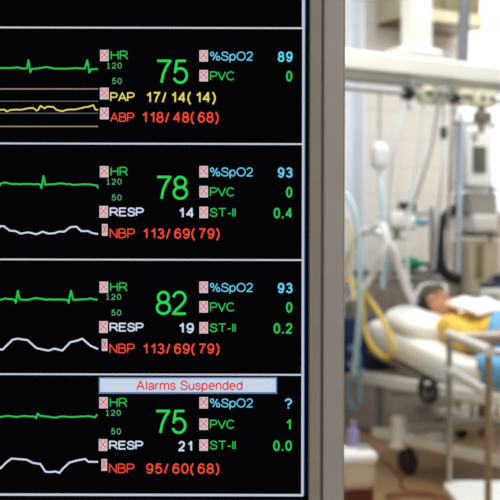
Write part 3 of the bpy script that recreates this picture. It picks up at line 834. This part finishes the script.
so = blo.modifiers.new('t','SOLIDIFY'); so.thickness=0.012; so.offset=1
tag(blo,'light blue blanket covering the patient from the waist down','blanket')

# ------------------------------------------------------------------ breathing hoses and tubing at the bed head
mouth = W(BU,BV-0.9,0.66) + Matrix.Rotation(TH,3,'Z') @ HL(0,-0.066,0.10)
hp = [on_rail(322)+Vector((0,0,-0.016)), on_rail(322)+Vector((-0.02,0,-0.4)), onu(328,270,3.46), onu(338,278,3.48), onu(348,258,3.5), onu(357,238,3.5), onu(368,230,3.5), onu(380,233,3.52), onu(390,246,3.56), onu(398,264,3.65), onu(406,284,3.78), onu(414,301,3.88)]
P = spline(hp,16); hose = MB().tube(P,0.023,14,ridges=0.10).build('breathing_hose',M['hose_w'],None,origin=P[0])
tag(hose,'thick white corrugated breathing hose arching down to the patient pillow','hose')
line('oxygen_tube',[onu(414,302,3.88), onu(416,294,3.95), onu(423,284,4.08), onu(436,283,4.16), mouth+Vector((0.0,0.05,0.05)), mouth],0.006,'hose_w','thin white tube from the arching hose across to the patient mouth')
line('breathing_hose',[onu(348,300,3.40),onu(364,287,3.42),onu(373,273,3.44),onu(381,258,3.44),onu(386,240,3.46),onu(383,226,3.47),onu(374,226,3.47),onu(369,231,3.47)],0.017,'hose_w','short white hose strand slanting up behind the arching breathing hose','hose',10,14,0.08)
YU = 3.55
yl = [on_rail(312)+Vector((0,0,-0.016)), on_rail(312)+Vector((0,0,-0.5)), onu(322,272,YU-0.1), onu(334,283,YU-.04), onu(343,281,YU),onu(353,282,YU),onu(361,290,YU),onu(363,310,YU),onu(365,330,YU),onu(373,347,YU),onu(385,357,YU),onu(393,352,YU),onu(391,337,YU),onu(382,318,YU),onu(371,301,YU),onu(364,291,YU-0.04)]
P = spline(yl,12); yo = MB().tube(P,0.0145,12,ridges=0.10).build('breathing_hose',M['hose_y'],None,origin=P[0])
tag(yo,'yellow corrugated hose hanging in a loop beside the white pillow','hose')
line('oxygen_tube',[on_rail(331)+Vector((0,0,-0.016)), on_rail(331)+Vector((0,-0.03,-0.25)), onu(340,185,3.38),onu(350,200,3.40),onu(356,218,3.40),onu(359,250,3.40),onu(360,290,3.40),onu(358,330,3.40),onu(354,372,3.40)],0.012,'tube_c','pale cyan tube falling along the left edge past the hoses')
line('oxygen_tube',[on_rail(338)+Vector((0,0,-0.016)), on_rail(337)+Vector((0,-0.05,-0.3)), onu(341,206,3.34),onu(348,222,3.36),onu(351,245,3.36),onu(350,270,3.36),onu(354,300,3.36)],0.012,'tube_cr','cream tube hanging between the screen edge and the cyan tube')
tl = [onu(362,312,3.50)]
random.seed(3)
for i in range(20):
    a = i*1.05; tl.append(onu(355+6*math.cos(a)+random.uniform(-1.5,1.5), 340+2.6*i+5*math.sin(a), 3.53+0.003*i))
line('oxygen_tube',tl,0.007,'tube_b','tangled light blue tubing bunched at the head corner of the bed',seg=6)
line('oxygen_tube',[onu(350,378,3.60),onu(349,388,3.585),onu(350,400,3.585),onu(354,408,3.585),onu(360,405,3.585),onu(361,392,3.585),onu(358,379,3.60)],0.007,'tube_b','light blue loop of tubing dangling below the bed frame bar')
# white towel over the far half of the chest
tw_ = MB(); nn_ = 14; tv=[]; tf=[]
for i in range(nn_+1):
    for j in range(nn_+1):
        t_ = -0.19+0.44*j/nn_; s_ = 0.47+0.25*i/nn_
        z_ = zb(s_)+0.200 - 0.30*max(0,abs(t_+0.03)-0.09)**1.2*1.6 + 0.006*math.sin(9*t_*4+s_*22)
        tv.append(B(t_,s_,z_))
for i in range(nn_):
    for j in range(nn_): tf.append((i*(nn_+1)+j,i*(nn_+1)+j+1,(i+1)*(nn_+1)+j+1,(i+1)*(nn_+1)+j))
tw_.add(tv,tf); two = tw_.build('towel',M['pillow'],None,origin=B(0.1,0.6,zb(0.6)+0.22),angle=180)
so = two.modifiers.new('t','SOLIDIFY'); so.thickness=0.014; so.offset=1
tag(two,'white towel laid over the far side of the yellow gown on the chest','towel')

# ------------------------------------------------------------------ equipment behind the bed
# tower
tc_ = onv(475,250,5.63); tu = tc_.x*cu+tc_.y*su
tw = thing('equipment_tower','tall white equipment tower with grey screen standing in front of the window','equipment tower',W(tu,5.63,0),TH)
for dx in (-.135,.135):
    MB().cyl((dx,0.0,0.12),(dx,0.0,2.02),0.016).build('tower_post',M['chrome'],tw)
MB().box((0,0,2.02),(0.31,0.06,0.04)).build('top_bar',M['grey'],tw,bevel=0.006)
MB().box((0,0.03,1.81),(0.235,0.16,0.38)).build('monitor_case',M['white'],tw,bevel=0.012)
MB().box((-0.012,-0.055,1.79),(0.11,0.012,0.17)).build('display',M['screen_dk'],tw,bevel=0.004)
MB().box((-.05,-0.056,1.94),(0.05,0.012,0.05)).build('control_panel',M['grey'],tw,bevel=0.004)
MB().box((0,0,1.60),(0.25,0.2,0.02)).build('shelf',M['cream_dk'],tw,bevel=0.004)
MB().box((0,0.0,1.50),(0.235,0.17,0.15)).build('middle_unit',M['grey'],tw,bevel=0.012)
MB().box((0,-0.02,1.375),(0.20,0.20,0.11)).build('pump_unit',M['white'],tw,bevel=0.02)
MB().box((0,-0.02,1.302),(0.22,0.20,0.025)).build('shelf',M['dark_grey'],tw,bevel=0.004)
cs = MB().box((0,0.0,0.78),(0.24,0.20,0.98)).build('cabinet',M['beige'],tw,bevel=0.012)
MB().box((-0.05,-0.104,1.13),(0.06,0.01,0.22)).build('filter_panel',M['olive'],tw,bevel=0.003)
tb = MB(); tb.box((0,0,0.14),(0.44,0.29,0.06)); tb.build('tower_base',M['cream'],tw,bevel=0.015)
for dx in (-.18,.18):
    for dy in (-.10,.10):
        f = MB().box((dx,dy,0.09),(0.03,0.04,0.06)).build('caster',M['dark_grey'],tw)
        MB().lathe([(0.02,-0.014),(0.05,-0.012),(0.055,0),(0.05,0.012),(0.02,0.014)],(dx+0.0,dy+0.02,0.055),20,axis='x').build('wheel',M['black'],f)
# navy boxes strapped in front of the tower on a small side table
stt = thing('side_table','small grey side table between the bed and the equipment tower','side table',W(tu-0.02,5.31,0),TH)
MB().box((0,0,0.92),(0.42,0.28,0.025)).build('table_top',M['grey'],stt,bevel=0.005)
for dx in (-.18,.18):
    for dy in (-.11,.11): MB().cyl((dx,dy,0),(dx,dy,0.91),0.013).build('leg',M['chrome'],stt)
def pouch(dx, w, h, m, label):
    t = thing('storage_case',label,'case',W(tu-0.02+dx,5.30,0.9325),TH)
    MB().box((0,0,h/2),(w,0.13,h)).build('case_body',M[m],t,bevel=0.015)
    MB().box((0,0,h*0.8),(w+.004,0.134,0.012)).build('lid_seam',M['dark_grey'],t)
    MB().tube(spline([(-w*.25,0,h),(-w*.2,0,h+.025),(w*.2,0,h+.025),(w*.25,0,h)],5),0.006,8).build('handle',M['black'],t)
pouch(-0.13,0.09,0.07,'navy','short navy case on the side table, left of the taller navy case')
pouch(-0.02,0.11,0.12,'navy','taller navy case in the middle of the side table')
pouch(0.11,0.10,0.14,'dark_grey','dark grey case at the right end of the side table')
# black hose held on the tower
bh = [onv(459,208,5.57),onv(452,211,5.55),onv(444,219,5.52),onv(440,230,5.50),onv(440,250,5.50),onv(441,264,5.50),onv(447,274,5.49),onv(459,280,5.49)]
P = spline(bh,12); bo = MB().tube(P,0.035,14,ridges=0.12).build('suction_hose',M['black'],None,origin=P[0])
tag(bo,'thick black hose bending down on the left of the equipment tower','hose')
line('oxygen_tube',[onv(462,112,5.52),onv(461,150,5.52),onv(460,185,5.5),onv(459,225,5.42),onv(458,272,5.40)],0.014,'tube_p','pale blue tube running down the left side of the equipment tower')
# exam lamp with a dome, on a floor stand
lc = onv(394,224,5.66); lu = lc.x*cu+lc.y*su; lz = lc.z
lam = thing('examination_lamp','white dome examination lamp on a floor stand behind the pillow','lamp',W(lu,5.66,0),TH)
MB().lathe([(0.0,0.0),(0.13,0.0),(0.132,0.02),(0.118,0.06),(0.075,0.095),(0.0,0.11)],(0,0,lz-0.02),32).build('lamp_shade',M['white'],lam)
MB().lathe([(0.0,0.0),(0.136,0.0),(0.136,0.018),(0.0,0.02)],(0,0,lz-0.036),32).build('shade_rim',M['cream_dk'],lam)
MB().lathe([(0.0,0.0),(0.05,0.0),(0.055,0.02),(0.0,0.022)],(0.02,0,lz-0.10),24).build('lamp_bulb_cover',M['white'],lam)
MB().cyl((0.02,0,lz-0.09),(0.02,0,lz-0.03),0.02).build('lamp_socket',M['grey'],lam)
MB().tube(spline([(0.0,0,lz+0.085),(0.05,0,lz+0.11),(0.13,0.0,lz+0.09),(0.20,0,lz+0.07),(0.30,0,lz+0.075)],6),0.012,10).build('lamp_arm',M['grey'],lam)
MB().box((0.10,0,lz+0.115),(0.11,0.06,0.05)).build('arm_joint',M['black'],lam,bevel=0.008)
MB().cyl((0.30,0,0.02),(0.30,0,lz+0.11),0.015).build('stand_pole',M['chrome'],lam)
MB().lathe([(0.0,0.0),(0.12,0.0),(0.12,0.02),(0.03,0.045),(0.0,0.045)],(0.30,0,0),28).build('stand_base',M['grey'],lam)
MB().ell((0.185,-0.04,lz+0.015),(0.055,0.04,0.024)).build('lamp_handle',M['tube_b'],lam)
MB().cyl((0.185,-0.03,lz+0.015),(0.185,0,lz+0.075),0.008).build('handle_stem',M['grey'],lam)
# drawer cabinet
cc_ = onv(402,270,6.07); cuu = cc_.x*cu+cc_.y*su
cab = thing('drawer_cabinet','grey drawer cabinet against the back wall behind the bed head','cabinet',W(cuu,6.07,0),TH)
CT = 1.2-20.5*K*cc_.y
MB().box((0,0,CT/2-0.02),(0.56,0.42,CT-0.06)).build('carcass',M['cab'],cab,bevel=0.006)
MB().box((0,-0.01,CT-0.015),(0.60,0.46,0.03)).build('cabinet_top',M['dark_grey'],cab,bevel=0.006)
for i in range(4):
    dw = MB().box((0,-0.218,0.15+0.225*i),(0.50,0.02,0.20)).build('drawer',M['cab'],cab,bevel=0.005)
    MB().cyl((-.08,-0.24,0.17+0.225*i),(.08,-0.24,0.17+0.225*i),0.008,n=8).build('handle',M['chrome'],dw)
tl_ = onv(389,262,5.96); 
t = thing('resuscitator_bag','bright teal squeeze bag on the cabinet, left of the green one','squeeze bag',Vector((tl_.x,tl_.y,CT)),TH)
MB().ell((0,0,0.065),(0.055,0.055,0.065)).build('bag',M['teal'],t)
MB().cyl((0,0,0.12),(0,0,0.16),0.018).build('valve',M['teal'],t)
tl_ = onv(411,264,5.96)
t = thing('resuscitator_bag','long dark green squeeze bag lying on the cabinet beside the teal one','squeeze bag',Vector((tl_.x,tl_.y,CT)),TH)
MB().ell((0,0,0.05),(0.085,0.05,0.05)).build('bag',M['green_s'],t)
MB().cyl((0.075,0,0.05),(0.13,0,0.05),0.018).build('valve',M['green_s'],t)

tl_ = onv(437,276,5.96)
t = thing('instrument_tray','bright blue tray at the right end of the cabinet top behind the head','tray',Vector((tl_.x,tl_.y,CT)),TH)
MB().lathe([(0.0,0.0),(0.06,0.0),(0.075,0.045),(0.07,0.045),(0.056,0.006),(0.0,0.006)],(0,0,0),24).build('tray_body',M['blue'],t)
MB().tube([(0.075*math.cos(2*PI*i/24),0.075*math.sin(2*PI*i/24),0.047) for i in range(24)],0.006,8,closed=True).build('tray_rim',M['blue'],t)

# ------------------------------------------------------------------ tubular trolley in front of the bed
TX0, TX1, TY0, TY1 = 0.832, 1.25, 3.93, 4.70
tr = thing('tubular_trolley','open tubular metal trolley with white lower shelf in front of the bed','trolley',((TX0+TX1)/2,(TY0+TY1)/2,0))
hx_, hy_ = (TX1-TX0)/2, (TY1-TY0)/2
def tpost(x,y,m): MB().cyl((x,y,0.10),(x,y,0.85),0.0125).build('post',M[m],tr)
tpost(-hx_,hy_,'chrome'); tpost(hx_,hy_,'chrome'); tpost(-hx_,-hy_,'brass'); tpost(hx_,-hy_,'brass')
for sx in (-1,1):
    MB().cyl((sx*hx_,-hy_-0.012,0.85),(sx*hx_,hy_+0.012,0.85),0.019).build('top_bar',M['white_metal'],tr)
    MB().cyl((sx*hx_,-hy_,0.70),(sx*hx_,hy_,0.70),0.018).build('middle_bar',M['white_metal'],tr)
for sy in (-1,1):
    MB().cyl((-hx_,sy*hy_,0.845),(hx_,sy*hy_,0.845),0.012).build('cross_bar',M['chrome'],tr)
sh = MB(); rr = 0.09; pts=[]
for (cx,cy,a0) in ((hx_-rr+.03,hy_-rr+.03,0),(-hx_+rr-.03,hy_-rr+.03,90),(-hx_+rr-.03,-hy_+rr-.03,180),(hx_-rr+.03,-hy_+rr-.03,270)):
    for i in range(7): pts.append((cx+rr*math.cos(R(a0+15*i)),cy+rr*math.sin(R(a0+15*i))))
n=len(pts)
sh.add([(x,y,0.205) for x,y in pts]+[(x,y,0.235) for x,y in pts],[tuple(range(n-1,-1,-1)),tuple(range(n,2*n))]+[(i,(i+1)%n,n+(i+1)%n,n+i) for i in range(n)])
sh.build('lower_shelf',M['white'],tr,bevel=0.004)
for sx in (-1,1):
    for sy in (-1,1):
        f = MB().box((sx*hx_,sy*hy_,0.09),(0.03,0.035,0.06)).build('caster',M['dark_grey'],tr)
        MB().lathe([(0.02,-0.012),(0.045,-0.011),(0.05,0),(0.045,0.011),(0.02,0.012)],(sx*hx_,sy*hy_+0.02,0.05),20,axis='x').build('wheel',M['black'],f)

# ------------------------------------------------------------------ suction unit on the floor, lower left
a0 = at(357,455,5.15)
su_ = thing('suction_unit','low white floor unit with dark red foot beside the screen edge, lower left of bed','suction unit',(a0.x-0.02,5.15,0),R(12))
MB().box((0,0,0.185),(0.17,0.20,0.13)).build('unit_body',M['beige'],su_,bevel=0.03)
MB().box((0,0,0.262),(0.19,0.22,0.07)).build('top_cover',M['white'],su_,bevel=0.03)
MB().lathe([(0.0,0.0),(0.03,0.0),(0.028,0.014),(0.0,0.012)],(0.045,-0.03,0.296),20).build('cover_knob',M['grey'],su_)
MB().box((0.025,0,0.07),(0.12,0.15,0.14)).build('foot',M['dark_red'],su_,bevel=0.02)
t = thing('suction_bottle','small lilac bottle on top of the white floor unit','bottle',(a0.x-0.015,5.19,0.2972),0)
MB().lathe([(0.0,0.0),(0.028,0.0),(0.03,0.01),(0.03,0.07),(0.014,0.09),(0.0,0.09)]).build('bottle_body',M['lilac'],t)
MB().cyl((0,0,0.088),(0,0,0.115),0.015).build('bottle_cap',M['lilac'],t)
P = spline([(a0.x+0.10,5.2,0.25),(a0.x+.16,5.3,0.20),(a0.x+.24,5.45,0.10),(a0.x+.28,5.6,0.012),(a0.x+0.42,5.5,0.009),(a0.x+.36,5.28,0.009),(a0.x+.22,5.34,0.009),(a0.x+.2,5.5,0.009),(a0.x+.6,5.42,0.009)],8)
tag(MB().tube(P,0.007,8).build('power_cable',M['red_cable'],None,origin=P[0]),'red brown cable looping over the floor from the white floor unit','cable')

# ------------------------------------------------------------------ light, sky, camera
def area(name, loc, size, power, col=(1,1,1), rot=(0,0,0), sy=None):
    l = bpy.data.lights.new(name,'AREA'); l.size = size; l.energy = power; l.color = col
    if sy: l.shape='RECTANGLE'; l.size_y = sy
    o = bpy.data.objects.new(name,l); C.objects.link(o); o.location = loc; o.rotation_euler = rot; return o
area('ceiling_lamp_ward', W(3.3,4.3,H-0.03), 1.2, 44, (0.94,0.975,1.0), (0,0,TH), 1.2)
area('ceiling_lamp_ward', W(5.3,4.6,H-0.03), 1.2, 44, (0.94,0.975,1.0), (0,0,TH), 1.2)
area('ceiling_lamp_ward', W(2.6,2.4,H-0.03), 1.2, 44, (0.94,0.975,1.0), (0,0,TH), 1.2)
area('ceiling_lamp_desk', (0.3,-0.9,H-0.03), 1.2, 88, (0.98,0.99,1.0), (0,0,0), 0.6)
win_l = area('window_daylight', W((WU0+WU1)/2, V1+0.25, (WZ0+WZ1)/2), WU1-WU0, 150, (0.95,0.98,1.0), (R(90),0,TH+PI), WZ1-WZ0)
win_l.rotation_euler = (R(-90), 0, TH)
w = bpy.data.worlds.new('sky'); bpy.context.scene.world = w; w.use_nodes = True
bg = w.node_tree.nodes['Background']; bg.inputs['Color'].default_value = (0.95,0.97,1.0,1); bg.inputs['Strength'].default_value = 1.6

cam = bpy.data.cameras.new('camera'); co_ = bpy.data.objects.new('camera', cam); C.objects.link(co_)
co_.location = (0,0,CAM_Z); co_.rotation_euler = (R(90), R(-0.14), 0)
cam.sensor_width = 36; cam.lens = 18/TAN; cam.clip_start = 0.05
cam.dof.use_dof = True; cam.dof.focus_distance = SD; cam.dof.aperture_fstop = 18.0
bpy.context.scene.camera = co_
vs = bpy.context.scene.view_settings; vs.view_transform = 'Standard'; vs.look = 'None'; vs.exposure = 0.0
